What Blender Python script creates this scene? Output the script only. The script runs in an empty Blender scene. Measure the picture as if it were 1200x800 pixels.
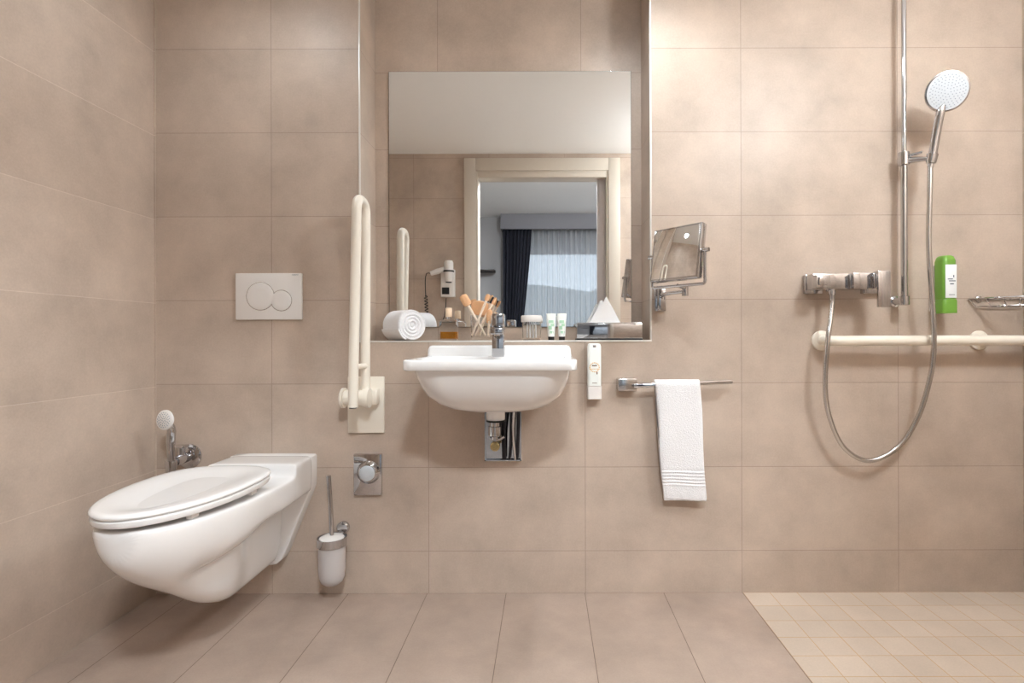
import bpy, bmesh, math, random
from mathutils import Vector, Matrix
random.seed(7)
C = bpy.context.scene.collection
PI = math.pi
# ------------------------------------------------------------------ camera model (metres, back wall at y = 0)
F, VX, VY, DIST, EYE, ROLL = 633.0, 640.0, 395.0, 2.07, 0.98, 0.0026
def at(px, py, d=0.0):
    """point whose distance in front of the back wall is d"""
    dx, dy = px - VX, py - VY
    dx, dy = dx - ROLL * dy, dy + ROLL * dx
    s = (DIST - d) / F
    return Vector((dx * s, -d, EYE - dy * s))
def X(px, d=0.0): return (px - VX) * (DIST - d) / F
def Z(py, d=0.0, px=VX): return at(px, py, d).z

# ------------------------------------------------------------------ materials
def srgb(r, g, b):
    f = lambda c: c / 12.92 if c <= 0.04045 else ((c + 0.055) / 1.055) ** 2.4
    return (f(r / 255), f(g / 255), f(b / 255), 1)
def base(name):
    m = bpy.data.materials.new(name); m.use_nodes = True
    nt = m.node_tree; nt.nodes.clear()
    out = nt.nodes.new('ShaderNodeOutputMaterial'); p = nt.nodes.new('ShaderNodeBsdfPrincipled')
    nt.links.new(p.outputs[0], out.inputs[0])
    return m, nt, p
def N(nt, t, **kw):
    n = nt.nodes.new(t)
    for k, v in kw.items(): setattr(n, k, v)
    return n
def pm(name, col, rough=0.5, metal=0.0, noise=0.04, nscale=30, bump=0.0, bscale=200, **inp):
    m, nt, p = base(name)
    tc = N(nt, 'ShaderNodeTexCoord')
    nz = N(nt, 'ShaderNodeTexNoise'); nz.inputs['Scale'].default_value = nscale; nz.inputs['Detail'].default_value = 3
    nt.links.new(tc.outputs['Object'], nz.inputs['Vector'])
    mx = N(nt, 'ShaderNodeMix', data_type='RGBA')
    mx.inputs['A'].default_value = tuple(c * (1 - noise) for c in col[:3]) + (1,)
    mx.inputs['B'].default_value = tuple(min(1, c * (1 + noise)) for c in col[:3]) + (1,)
    nt.links.new(nz.outputs['Fac'], mx.inputs['Factor']); nt.links.new(mx.outputs['Result'], p.inputs['Base Color'])
    p.inputs['Roughness'].default_value = rough; p.inputs['Metallic'].default_value = metal
    for k, v in inp.items(): p.inputs[k.replace('_', ' ')].default_value = v
    if bump:
        n2 = N(nt, 'ShaderNodeTexNoise'); n2.inputs['Scale'].default_value = bscale; n2.inputs['Detail'].default_value = 4
        nt.links.new(tc.outputs['Object'], n2.inputs['Vector'])
        bp = N(nt, 'ShaderNodeBump'); bp.inputs['Strength'].default_value = bump; bp.inputs['Distance'].default_value = 0.004
        nt.links.new(n2.outputs['Fac'], bp.inputs['Height']); nt.links.new(bp.outputs[0], p.inputs['Normal'])
    return m
def tile(name, axes, off, size, c1, c2, grout, mortar=0.0013, rough=0.42, patch=0.16, swap=False):
    """stone-look tiles laid on a grid in world metres"""
    m, nt, p = base(name)
    g = N(nt, 'ShaderNodeNewGeometry'); sp = N(nt, 'ShaderNodeSeparateXYZ'); nt.links.new(g.outputs['Position'], sp.inputs[0])
    cb = N(nt, 'ShaderNodeCombineXYZ')
    for i, a in enumerate(axes):
        ad = N(nt, 'ShaderNodeMath', operation='SUBTRACT'); ad.inputs[1].default_value = off[i]
        nt.links.new(sp.outputs[a], ad.inputs[0]); nt.links.new(ad.outputs[0], cb.inputs[i])
    br = N(nt, 'ShaderNodeTexBrick'); br.offset = 0; br.squash = 1
    br.inputs['Scale'].default_value = 1; br.inputs['Brick Width'].default_value = size[0]; br.inputs['Row Height'].default_value = size[1]
    br.inputs['Mortar Size'].default_value = mortar; br.inputs['Mortar Smooth'].default_value = 0.2; br.inputs['Bias'].default_value = 0
    br.inputs['Color1'].default_value = c1; br.inputs['Color2'].default_value = c2; br.inputs['Mortar'].default_value = grout
    nt.links.new(cb.outputs[0], br.inputs['Vector'])
    n1 = N(nt, 'ShaderNodeTexNoise'); n1.inputs['Scale'].default_value = 4.2; n1.inputs['Detail'].default_value = 7; n1.inputs['Roughness'].default_value = 0.62
    n2 = N(nt, 'ShaderNodeTexNoise'); n2.inputs['Scale'].default_value = 160; n2.inputs['Detail'].default_value = 2
    nt.links.new(g.outputs['Position'], n1.inputs['Vector']); nt.links.new(g.outputs['Position'], n2.inputs['Vector'])
    r1 = N(nt, 'ShaderNodeMapRange'); r1.inputs[1].default_value = 0.3; r1.inputs[2].default_value = 0.7
    r1.inputs[3].default_value = 1 - patch; r1.inputs[4].default_value = 1 + patch
    nt.links.new(n1.outputs['Fac'], r1.inputs[0])
    r2 = N(nt, 'ShaderNodeMapRange'); r2.inputs[1].default_value = 0.3; r2.inputs[2].default_value = 0.7
    r2.inputs[3].default_value = 0.965; r2.inputs[4].default_value = 1.035
    nt.links.new(n2.outputs['Fac'], r2.inputs[0])
    mu = N(nt, 'ShaderNodeMath', operation='MULTIPLY'); nt.links.new(r1.outputs[0], mu.inputs[0]); nt.links.new(r2.outputs[0], mu.inputs[1])
    vm = N(nt, 'ShaderNodeVectorMath', operation='SCALE'); nt.links.new(br.outputs['Color'], vm.inputs[0]); nt.links.new(mu.outputs[0], vm.inputs['Scale'])
    nt.links.new(vm.outputs[0], p.inputs['Base Color'])
    p.inputs['Roughness'].default_value = rough; p.inputs['Specular IOR Level'].default_value = 0.35
    bp = N(nt, 'ShaderNodeBump'); bp.inputs['Strength'].default_value = 0.5; bp.inputs['Distance'].default_value = 0.0015; bp.invert = True
    nt.links.new(br.outputs['Fac'], bp.inputs['Height']); nt.links.new(bp.outputs[0], p.inputs['Normal'])
    return m
TA, TB = srgb(190, 173, 158), srgb(184, 167, 152)
GROUT = srgb(160, 142, 129)
M = {}
M['wall_x'] = tile('tile_back', (0, 2), (-0.4517, 0.1617), (0.6, 0.3207), TA, TB, GROUT)
M['wall_y'] = tile('tile_side', (1, 2), (-0.6, 0.152), (0.6, 0.3207), TA, TB, srgb(204, 188, 174))  # pale grout: grazing light on the joints put into the colour
M['floor'] = tile('tile_floor', (0, 1), (-1.062, -0.6), (0.302, 0.6), srgb(170, 152, 139), srgb(164, 146, 133), srgb(112, 94, 82), patch=0.14)
M['mosaic'] = tile('tile_mosaic', (0, 1), (0.752, 0.0), (0.1028, 0.1028), srgb(200, 184, 168), srgb(192, 176, 160), srgb(186, 150, 104), mortar=0.0014, patch=0.07)
M['ceramic'] = pm('white_ceramic', srgb(238, 237, 236), 0.12, noise=0.01, Coat_Weight=0.4, Coat_Roughness=0.04)
M['seat'] = pm('white_seat', srgb(236, 235, 234), 0.16, noise=0.01)
M['plastic'] = pm('white_plastic', srgb(230, 226, 222), 0.35, noise=0.01)
M['cream'] = pm('cream_nylon', srgb(238, 230, 216), 0.3, noise=0.015)
M['dark'] = pm('dark_plastic', srgb(30, 30, 32), 0.4)
M['chrome'] = pm('chrome', (0.57, 0.57, 0.59, 1), 0.05, 1.0, noise=0.01)
M['steel'] = pm('brushed_steel', (0.62, 0.61, 0.61, 1), 0.18, 1.0, noise=0.03, nscale=80)
M['trim'] = pm('aluminium_trim', srgb(225, 222, 216), 0.3, 0.2, noise=0.02)
M['mirror'] = pm('mirror_glass', (0.93, 0.94, 0.94, 1), 0.0, 1.0, noise=0.0)
M['mirror_edge'] = pm('mirror_edge', srgb(92, 100, 96), 0.2)
M['nozzle'] = pm('spray_face', srgb(198, 203, 208), 0.4)
M['nozzle_dot'] = pm('spray_nozzle', srgb(140, 150, 160), 0.5)
M['green'] = pm('green_plastic', srgb(106, 152, 56), 0.3, noise=0.03)
M['label'] = pm('label_paper', srgb(232, 236, 238), 0.5)
M['ink'] = pm('label_ink', srgb(50, 72, 90), 0.5)
M['gold'] = pm('label_gold', srgb(224, 178, 110), 0.5)
M['brown'] = pm('label_brown', srgb(110, 66, 40), 0.5)
M['towel'] = pm('white_terry', srgb(246, 246, 248), 0.95, noise=0.02, bump=1.0, bscale=260)
M['tissue'] = pm('tissue_paper', srgb(248, 248, 248), 0.9, noise=0.01)
M['wood'] = pm('pale_wood', srgb(228, 178, 134), 0.5, noise=0.12, nscale=60)
M['wood_light'] = pm('birch_wood', srgb(244, 226, 206), 0.5, noise=0.06, nscale=60)
M['cap_wood'] = pm('cap_wood', srgb(240, 214, 184), 0.45, noise=0.05)
M['mint'] = pm('mint_print', srgb(176, 216, 186), 0.4)
M['tube'] = pm('tube_white', srgb(240, 244, 240), 0.35)
M['cloth_dark'] = pm('curtain_navy', srgb(38, 40, 52), 0.9, noise=0.1)
M['grey_wall'] = pm('grey_plaster', srgb(176, 176, 178), 0.8, noise=0.02)
M['grey_cloth'] = pm('grey_valance', srgb(138, 138, 144), 0.8, noise=0.03)
M['door'] = pm('door_paint', srgb(206, 196, 182), 0.4, noise=0.015)
M['leaf'] = pm('door_leaf_paint', srgb(196, 190, 190), 0.4, noise=0.015)
M['ceiling'] = pm('ceiling_paint', srgb(250, 250, 248), 0.8, noise=0.01)
M['carpet'] = pm('carpet', srgb(128, 120, 114), 0.95, noise=0.1, bump=0.4)
M['shelf'] = pm('dark_shelf_wood', srgb(52, 44, 42), 0.5, noise=0.1)
M['hill'] = pm('hillside', srgb(150, 150, 146), 0.9, noise=0.2, nscale=2)
M['rubber'] = pm('black_rubber', srgb(24, 24, 26), 0.6)
M['hose_dark'] = pm('braided_hose', srgb(52, 52, 58), 0.35, 0.7, noise=0.3, nscale=300)
M['brass'] = pm('brass_nut', srgb(196, 176, 128), 0.25, 0.9)
def glassy(name, col, rough=0.0, ior=1.45):
    m, nt, p = base(name)
    p.inputs['Base Color'].default_value = col; p.inputs['Transmission Weight'].default_value = 1
    p.inputs['Roughness'].default_value = rough; p.inputs['IOR'].default_value = ior
    return m
M['glass'] = glassy('clear_glass', (0.97, 0.98, 0.98, 1), 0, 1.3)
M['amber'] = glassy('amber_liquid', srgb(246, 180, 70), 0, 1.33)
M['frost'] = pm('frosted_glass', srgb(220, 214, 212), 0.4, noise=0.02, Transmission_Weight=0.25)
M['pane'] = glassy('window_glass', (0.95, 0.98, 1, 1), 0, 1.05)
def sheer():
    m = bpy.data.materials.new('sheer_voile'); m.use_nodes = True; nt = m.node_tree; nt.nodes.clear()
    o = N(nt, 'ShaderNodeOutputMaterial'); d = N(nt, 'ShaderNodeBsdfDiffuse'); t = N(nt, 'ShaderNodeBsdfTranslucent'); tr = N(nt, 'ShaderNodeBsdfTransparent')
    for n in (d, t): n.inputs['Color'].default_value = srgb(214, 218, 222)
    a = N(nt, 'ShaderNodeMixShader'); a.inputs[0].default_value = 0.5; nt.links.new(d.outputs[0], a.inputs[1]); nt.links.new(t.outputs[0], a.inputs[2])
    b = N(nt, 'ShaderNodeMixShader'); b.inputs[0].default_value = 0.36; nt.links.new(a.outputs[0], b.inputs[1]); nt.links.new(tr.outputs[0], b.inputs[2])
    nt.links.new(b.outputs[0], o.inputs[0]); return m
M['sheer'] = sheer()
def emit(name, col, s):
    m = bpy.data.materials.new(name); m.use_nodes = True; nt = m.node_tree; nt.nodes.clear()
    o = N(nt, 'ShaderNodeOutputMaterial'); e = N(nt, 'ShaderNodeEmission'); e.inputs[0].default_value = col; e.inputs[1].default_value = s
    nt.links.new(e.outputs[0], o.inputs[0]); return m
M['lamp'] = emit('added_lamp_lens', (0.87, 0.945, 1.0, 1), 12)  # glowing lens of the added downlights

# ------------------------------------------------------------------ mesh helpers (all in world metres)
def frame(d):
    d = Vector(d).normalized(); a = Vector((0, 0, 1)) if abs(d.z) < 0.9 else Vector((1, 0, 0))
    u = d.cross(a).normalized(); return u, d.cross(u).normalized()
class B:
    def __init__(s): s.bm = bmesh.new()
    def box(s, x0, x1, y0, y1, z0, z1, bev=0.0, seg=2, rot=None, piv=None):
        r = bmesh.ops.create_cube(s.bm, size=1)
        vs = r['verts']
        for v in vs: v.co = Vector(((x0 + x1) / 2 + v.co.x * (x1 - x0), (y0 + y1) / 2 + v.co.y * (y1 - y0), (z0 + z1) / 2 + v.co.z * (z1 - z0)))
        if rot is not None:
            pv = Vector(piv) if piv is not None else Vector(((x0 + x1) / 2, (y0 + y1) / 2, (z0 + z1) / 2))
            for v in vs: v.co = rot @ (v.co - pv) + pv
        if bev:
            es = list({e for v in vs for e in v.link_edges})
            bmesh.ops.bevel(s.bm, geom=es, offset=bev, segments=seg, profile=0.5, affect='EDGES')
        return s
    def ring(s, c, u, v, r, n): return [s.bm.verts.new(Vector(c) + (u * math.cos(2 * PI * i / n) + v * math.sin(2 * PI * i / n)) * r) for i in range(n)]
    def bridge(s, rs, cap0=True, cap1=True, closed=True):
        n = len(rs[0])
        for a, b in zip(rs, rs[1:]):
            for i in range(n if closed else n - 1):
                j = (i + 1) % n
                s.bm.faces.new((a[i], a[j], b[j], b[i]))
        if cap0: s.bm.faces.new(list(reversed(rs[0])))
        if cap1: s.bm.faces.new(rs[-1])
        return s
    def cyl(s, p0, p1, r0, r1=None, n=24):
        p0, p1 = Vector(p0), Vector(p1); u, v = frame(p1 - p0); r1 = r0 if r1 is None else r1
        return s.bridge([s.ring(p0, u, v, r0, n), s.ring(p1, u, v, r1, n)])
    def lathe(s, c, axis, prof, n=32, cap0=True, cap1=True):
        """prof: (distance along axis, radius)"""
        c, a = Vector(c), Vector(axis).normalized(); u, v = frame(a)
        return s.bridge([s.ring(c + a * t, u, v, max(r, 1e-5), n) for t, r in prof], cap0, cap1)
    def tube(s, pts, r, n=12, caps=True):
        pts = [Vector(p) for p in pts]; rs = []
        d = (pts[1] - pts[0]).normalized(); u, v = frame(d)
        for i, p in enumerate(pts):
            t = ((pts[min(i + 1, len(pts) - 1)] - pts[max(i - 1, 0)])).normalized()
            u = (u - t * u.dot(t)).normalized(); v = t.cross(u)
            rad = r[i] if isinstance(r, (list, tuple)) else r
            rs.append(s.ring(p, u, v, rad, n))
        return s.bridge(rs, caps, caps)
    def loft(s, loops, cap0=True, cap1=True):
        return s.bridge([[s.bm.verts.new(Vector(p)) for p in l] for l in loops], cap0, cap1)
    def prism(s, poly, off):
        off = Vector(off)
        return s.bridge([[s.bm.verts.new(Vector(p)) for p in poly], [s.bm.verts.new(Vector(p) + off) for p in poly]])
def smoothpath(pts, k=8):
    P = [Vector(p) for p in pts]; P = [P[0] * 2 - P[1]] + P + [P[-1] * 2 - P[-2]]; out = []
    for i in range(1, len(P) - 2):
        for j in range(k):
            t = j / k; a, b, c, d = P[i - 1:i + 3]
            out.append(0.5 * ((2 * b) + (c - a) * t + (2 * a - 5 * b + 4 * c - d) * t * t + (3 * b - a - 3 * c + d) * t ** 3))
    out.append(P[-2]); return out
def arcpath(pts, rad, k=8):
    """polyline with rounded corners"""
    P = [Vector(p) for p in pts]; out = [P[0]]
    for a, b, c in zip(P, P[1:], P[2:]):
        d1, d2 = (a - b).normalized(), (c - b).normalized()
        p, q = b + d1 * rad, b + d2 * rad
        for i in range(k + 1):
            t = i / k; out.append(p * (1 - t) ** 2 + b * 2 * t * (1 - t) + q * t * t)
    out.append(P[-1]); return out
def obj(name, b, mat, parent=None, loc=None, sharp=38, mods=()):
    bm = b.bm if isinstance(b, B) else b
    bmesh.ops.recalc_face_normals(bm, faces=bm.faces)
    o0 = Vector(loc) if loc is not None else Vector((0, 0, 0))
    if parent is not None:
        q, o0 = parent, Vector((0, 0, 0))
        while q is not None: o0 += q.location; q = q.parent
    for v in bm.verts: v.co -= o0
    ca = math.radians(sharp)
    for f in bm.faces: f.smooth = True
    for e in bm.edges:
        if len(e.link_faces) == 2 and e.calc_face_angle(0) > ca: e.smooth = False
    me = bpy.data.meshes.new(name); bm.to_mesh(me); bm.free(); me.materials.append(M[mat] if isinstance(mat, str) else mat)
    o = bpy.data.objects.new(name, me); C.objects.link(o)
    if parent is not None: o.parent = parent
    elif loc is not None: o.location = o0
    for t, kw in mods:
        md = o.modifiers.new(t.lower(), t)
        for k, v in kw.items(): setattr(md, k, v)
    return o
def tag(o, label, cat, group=None):
    o['label'] = label; o['category'] = cat
    if group: o['group'] = group
    return o
def thing(name, label, cat, loc, group=None):
    o = bpy.data.objects.new(name, None); o.empty_display_size = 0.05; C.objects.link(o); o.location = Vector(loc)
    return tag(o, label, cat, group)
def struct(name, b, mat, parent=None):
    o = obj(name, b, mat, parent)
    if parent is None: o['kind'] = 'structure'
    return o
SUB = ('SUBSURF', dict(levels=2, render_levels=2))

# ------------------------------------------------------------------ room shell
XL, XR, HC, NX0, NX1, NZ, ND = -1.4985, 1.826, 2.44, -0.712, 0.4, 0.967, 0.19
YD = -1.86
b = B()
b.box(XL - 0.12, NX0, 0, 0.32, 0, HC); b.box(NX1, XR + 0.12, 0, 0.32, 0, HC); b.box(NX0, NX1, 0, 0.32, 0, NZ); b.box(NX0, NX1, ND, 0.32, NZ, HC)
struct('wall_back', b, 'wall_x')
struct('wall_left', B().box(XL - 0.12, XL, YD - 0.12, 0, 0, HC), 'wall_y')
struct('wall_right', B().box(XR, XR + 0.12, YD - 0.12, 0, 0, HC), 'wall_y')
DX0, DX1, DZ = -0.555, 0.497, 2.30
b = B(); b.box(XL, DX0, YD - 0.12, YD, 0, HC); b.box(DX1, XR, YD - 0.12, YD, 0, HC); b.box(DX0, DX1, YD - 0.12, YD, DZ, HC)
struct('wall_front', b, 'wall_x')
struct('floor', B().box(XL - 0.12, 0.752, YD - 0.12, 0.32, -0.1, 0), 'floor')
struct('floor_shower', B().box(0.752, XR + 0.12, YD - 0.12, 0.32, -0.1, 0), 'mosaic')
struct('ceiling', B().box(XL - 0.12, XR + 0.12, YD - 0.12, 0.32, HC, HC + 0.1), 'ceiling')
# metal edge profiles on the niche and a corner profile
struct('trim_1', B().box(NX0 - 0.004, NX0 + 0.0015, -0.0025, 0.004, NZ, HC, 0.0008), 'trim')
struct('trim_2', B().box(NX1 - 0.0015, NX1 + 0.005, -0.0025, 0.004, NZ, HC, 0.0008), 'trim')
struct('trim_3', B().box(NX0 - 0.004, NX1 + 0.005, -0.0025, 0.004, NZ - 0.005, NZ + 0.0012, 0.0008), 'trim')
struct('trim_4', B().box(XL, XL + 0.004, -0.004, 0, 0, HC), 'wall_y')
# door frame of the opening opposite, with the edge of its sliding leaf
b = B(); t = 0.022; w = 0.092
b.box(DX0 - w, DX0, YD, YD + t, 0, DZ + 0.1, 0.003); b.box(DX1, DX1 + w, YD, YD + t, 0, DZ + 0.1, 0.003); b.box(DX0, DX1, YD, YD + t, DZ, DZ + 0.1, 0.003)
b.box(DX0, DX0 + 0.016, YD - 0.13, YD + 0.012, 0, DZ, 0.002); b.box(DX1 - 0.016, DX1, YD - 0.13, YD + 0.012, 0, DZ, 0.002); b.box(DX0 + 0.016, DX1 - 0.016, YD - 0.13, YD + 0.012, DZ - 0.05, DZ, 0.002)
d1 = struct('door_1', b, 'door')
obj('door_leaf', B().box(DX1 - 0.085, DX1 - 0.016, YD - 0.09, YD - 0.05, 0.005, DZ - 0.05, 0.003), 'leaf', d1)

# ------------------------------------------------------------------ bedroom seen in the mirror
YB, HB = -5.3, 2.7
struct('floor_bedroom', B().box(-3, 2.8, YB - 0.2, YD - 0.12, -0.1, 0), 'carpet')
struct('ceiling_bedroom', B().box(-3, 2.8, YB - 0.2, YD - 0.12, HB, HB + 0.1), 'ceiling')
b = B(); WX0, WX1, WZ0, WZ1 = -0.5, 2.1, 0.35, 2.24
b.box(-3, WX0, YB - 0.2, YB, 0, HB); b.box(WX1, 2.8, YB - 0.2, YB, 0, HB); b.box(WX0, WX1, YB - 0.2, YB, 0, WZ0); b.box(WX0, WX1, YB - 0.2, YB, WZ1, HB)
struct('wall_bedroom_far', b, 'grey_wall')
b = B(); b.box(-3.1, -3, YB - 0.2, YD - 0.12, 0, HB); struct('wall_bedroom_left', b, 'grey_wall')
b = B(); b.box(2.8, 2.9, YB - 0.2, YD - 0.12, 0, HB); struct('wall_bedroom_right', b, 'grey_wall')
b = B(); b.box(-3, XL - 0.12, YD - 0.12, YD, 0, HB); b.box(XR + 0.12, 2.8, YD - 0.12, YD, 0, HB); b.box(XL - 0.12, XR + 0.12, YD - 0.12, YD - 0.02, HC + 0.1, HB)
struct('wall_bedroom_near', b, 'grey_wall')
b = B()
for x0, x1, z0, z1 in ((WX0, WX0 + 0.06, WZ0, WZ1), (WX1 - 0.06, WX1, WZ0, WZ1), (0.77, 0.83, WZ0, WZ1), (WX0, WX1, WZ0, WZ0 + 0.06), (WX0, WX1, WZ1 - 0.06, WZ1)): b.box(x0, x1, YB - 0.14, YB - 0.08, z0, z1)
w1 = struct('window_1', b, 'leaf')
obj('pane', B().box(WX0 + 0.05, WX1 - 0.05, YB - 0.114, YB - 0.108, WZ0 + 0.05, WZ1 - 0.05), 'pane', w1)
v = thing('curtain_valance', 'grey fabric valance box over the bedroom curtains, seen in the mirror', 'valance', (0.75, YB, HB - 0.215))
obj('fabric_front', B().box(-0.63, 2.3, YB + 0.20, YB + 0.235, HB - 0.215, HB - 0.002, 0.004), 'grey_cloth', v)
obj('side_return', B().box(-0.63, -0.6, YB, YB + 0.2, HB - 0.215, HB - 0.002), 'grey_cloth', v)
def drape(x0t, x1t, x0b, x1b, y, z0, z1, folds, amp, rows=14, tie=None):
    b = B(); rs = []; n = folds * 8
    for r in range(rows + 1):
        t = r / rows; z = z1 + (z0 - z1) * t; s = tie(t) if tie else t
        a, c = x0t + (x0b - x0t) * s, x1t + (x1b - x1t) * s
        rs.append([b.bm.verts.new((a + (c - a) * i / n, y + amp * math.sin(2 * PI * folds * i / n + 0.6 * math.sin(i * 1.7)), z)) for i in range(n + 1)])
    b.bridge(rs, False, False, closed=False); return b
tag(obj('curtain', drape(-0.6, -0.2, -0.6, -0.36, YB + 0.14, 0.02, HB - 0.2, 8, 0.03, tie=lambda t: min(1, t * 1.5) ** 1.3), 'cloth_dark', loc=(-0.4, YB + 0.14, 0.02), mods=[('SOLIDIFY', dict(thickness=0.004))]), 'dark navy blackout curtain gathered at the left of the window, seen in the mirror', 'curtain')
tag(obj('sheer_curtain', drape(-0.45, 2.2, -0.45, 2.2, YB + 0.065, 0.02, HB - 0.2, 34, 0.035, rows=4), 'sheer', loc=(0.9, YB + 0.065, 0.02)), 'pale sheer voile curtain across the bedroom window, seen in the mirror', 'curtain')
s = thing('wall_shelf', 'short dark shelf on the grey bedroom wall, seen in the mirror', 'shelf', (-0.84, YB, 1.9))
obj('board', B().box(-1.2, -0.72, YB, YB + 0.2, 1.905, 1.93, 0.003), 'shelf', s)
obj('bracket', B().box(-0.97, -0.95, YB, YB + 0.15, 1.86, 1.905), 'shelf', s)
b = B(); loops = []
for i in range(25):
    x = -30 + 60 * i / 24; h = 4.3 + 0.5 * math.sin(i * 0.9) + 0.3 * math.sin(i * 2.3)
    loops.append([(x, -36, -6), (x, -33, h * 0.6), (x, -29, h), (x, -24, h * 0.55), (x, -20, -6)])
struct('hills', b.loft(loops), 'hill')

# ------------------------------------------------------------------ unseen lamps, all added to light the rooms
def added_downlight(x, y, label, power, r=0.06, ang=150):
    t = thing('added_ceiling_downlight', label, 'added ceiling light', (x, y, HC - 0.012), 'added unseen downlights')
    b = B(); b.lathe((x, y, HC), (0, 0, -1), [(0, 0.085), (0.008, 0.085), (0.012, 0.078), (0.012, 0.066), (0.006, 0.062)], 40)
    obj('trim_ring', b, 'plastic', t)
    obj('lens', B().lathe((x, y, HC - 0.006), (0, 0, -1), [(0, 0.061), (0.003, 0.061), (0.004, 0.05)], 40), 'lamp', t)
    l = bpy.data.lights.new('added_downlight', 'SPOT'); l.energy = power; l.color = (0.87, 0.945, 1.0); l.shadow_soft_size = r; l.spot_size = math.radians(ang); l.spot_blend = 0.9
    o = bpy.data.objects.new('added_downlight', l); C.objects.link(o); o.location = (x, y, HC - 0.03 - r * 0)
    return t
added_downlight(0.34, -0.335, 'unseen round downlight in the ceiling in front of the mirror niche', 15, r=0.06, ang=150)  # added out of view to brighten the niche and the wall beside it
added_downlight(-1.02, -0.45, 'unseen round downlight in the ceiling above the toilet', 6.5, r=0.06, ang=160)  # added out of view to lift the left wall
def dome(x, y, z, label, mat, r=0.15, h=0.09, drop=0.03):
    t = thing('added_ceiling_lamp', label, 'added ceiling light', (x, y, z))
    obj('base_ring', B().lathe((x, y, z), (0, 0, -1), [(0, r * .7), (.02, r * .7), (.024, r * .3), (drop, r * .3), (drop + .002, r * .2)], 40), 'plastic', t)
    obj('opal_shade', B().lathe((x, y, z - drop), (0, 0, -1), [(0, r * .4), (.008, r * .8), (h * .35, r), (h * .65, r * .86), (h * .88, r * .5), (h, r * .1)], 40), mat, t)
M['opal'] = emit('opal_added_lamp', (0.87, 0.945, 1.0, 1), 50)
M['opal_hall'] = emit('opal_added_hall_lamp', (0.87, 0.945, 1.0, 1), 150)
M['opal_added_bedroom'] = emit('opal_added_bedroom', (1, 0.98, 0.97, 1), 75)
dome(1.30, -1.30, HC, 'unseen round opal lamp added to the bathroom ceiling above the shower side', 'opal', .14, .16, .15)  # added out of view to brighten the ceiling and light the room
dome(0.2, -2.62, HB, 'unseen flat opal lamp added to the bedroom ceiling just outside the door', 'opal_hall', .16, .05, .03)  # added as frontal fill through the doorway
dome(1.7, -3.4, HB, 'unseen round opal lamp added to the bedroom ceiling', 'opal_added_bedroom')  # added to lighten the dim bedroom in the mirror
W = bpy.data.worlds.new('World'); bpy.context.scene.world = W; W.use_nodes = True
bg = W.node_tree.nodes['Background']; bg.inputs[0].default_value = (0.80, 0.89, 1.0, 1); bg.inputs[1].default_value = 0.75

# ------------------------------------------------------------------ wall mirror in the niche
p0, p1 = at(456, 383.5, -ND + 0.006), at(739.5, 83, -ND + 0.006)
t = thing('wall_mirror', 'large rectangular mirror on the back of the tiled niche above the sink', 'mirror', ((p0.x + p1.x) / 2, ND - 0.003, p0.z))
obj('backing', B().box(p0.x, p1.x, ND - 0.005, ND, p0.z, p1.z), 'mirror_edge', t)
obj('glass', B().box(p0.x + 0.0015, p1.x - 0.0015, ND - 0.0062, ND - 0.005, p0.z + 0.0015, p1.z - 0.0015), 'mirror', t)

# ------------------------------------------------------------------ toilet
TX = -1.034
def mirrored(prof): return prof + [(-x, z) for x, z in reversed(prof[1:-1])]
def ell(d, c=0.455, L=0.335, W=0.166): return W * math.sqrt(max(0.0, 1 - max(0, (d - c) / L) ** 2))
T = thing('wall_hung_toilet', 'white wall-hung toilet with closed lid below the flush plate', 'toilet', (TX, 0, 0.12))
vf = [(0, .538), (.10, .538), (.150, .5365), (.1545, .531), (.1545, .47), (.1525, .42), (.14, .385), (.114, .322), (.085, .25), (.053, .172), (.042, .150), (.022, .132), (0, .128)]
def inset(p, k): return [(x * (1 - k * 4), z - (k if z > .5 else -k)) for x, z in p]
obj('mounting_flange', B().loft([[(TX + x, -d, z) for x, z in mirrored(p)] for d, p in ((0, vf), (.043, vf), (.048, inset(vf, .002)), (.05, inset(vf, .006)))]), 'ceramic', T, sharp=60)
S = []
deck = lambda zt, hw, kb: [(0, zt), (.09, zt), (hw - .006, zt - .001), (hw, zt - .008), (hw, .47), (hw - .002, .415), (hw - .010, .401), (.09, .398), (.056, .392), (.046, .365), (.036, .16), (0, kb)]
S += [(.01, deck(.5385, .1545, .130)), (.055, deck(.5385, .155, .130)), (.11, deck(.5385, .157, .129)), (.168, deck(.5385, .159, .128)), (.178, deck(.5365, .1593, .128)), (.183, deck(.515, .1596, .128)), (.188, deck(.500, .160, .128)), (.22, deck(.498, .162, .128)), (.27, deck(.498, .164, .128))]
S += [(.325, [(0, .50), (.09, .50), (.159, .50), (.1655, .493), (.1655, .47), (.163, .422), (.152, .402), (.098, .396), (.070, .385), (.062, .35), (.050, .165), (0, .130)])]
S += [(.37, [(0, .502), (.09, .502), (.159, .502), (.166, .495), (.166, .466), (.162, .43), (.150, .402), (.118, .383), (.088, .368), (.076, .345), (.062, .18), (0, .136)])]
S += [(.41, [(0, .503), (.09, .503), (.159, .503), (.1665, .495), (.1665, .465), (.161, .425), (.147, .393), (.120, .372), (.092, .359), (.081, .338), (.068, .195), (0, .152)])]
S += [(.46, [(0, .504), (.09, .504), (.159, .504), (.1665, .496), (.1665, .465), (.160, .418), (.144, .383), (.118, .362), (.090, .350), (.079, .332), (.064, .215), (0, .176)])]
S += [(.52, [(0, .5065), (.088, .5065), (.154, .5065), (.162, .498), (.161, .462), (.153, .412), (.134, .375), (.106, .354), (.076, .342), (.066, .326), (.052, .252), (0, .220)])]
S += [(.575, [(0, .508), (.084, .508), (.146, .508), (.153, .500), (.151, .460), (.141, .410), (.120, .371), (.090, .350), (.062, .338), (.053, .324), (.042, .288), (0, .264)])]
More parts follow.
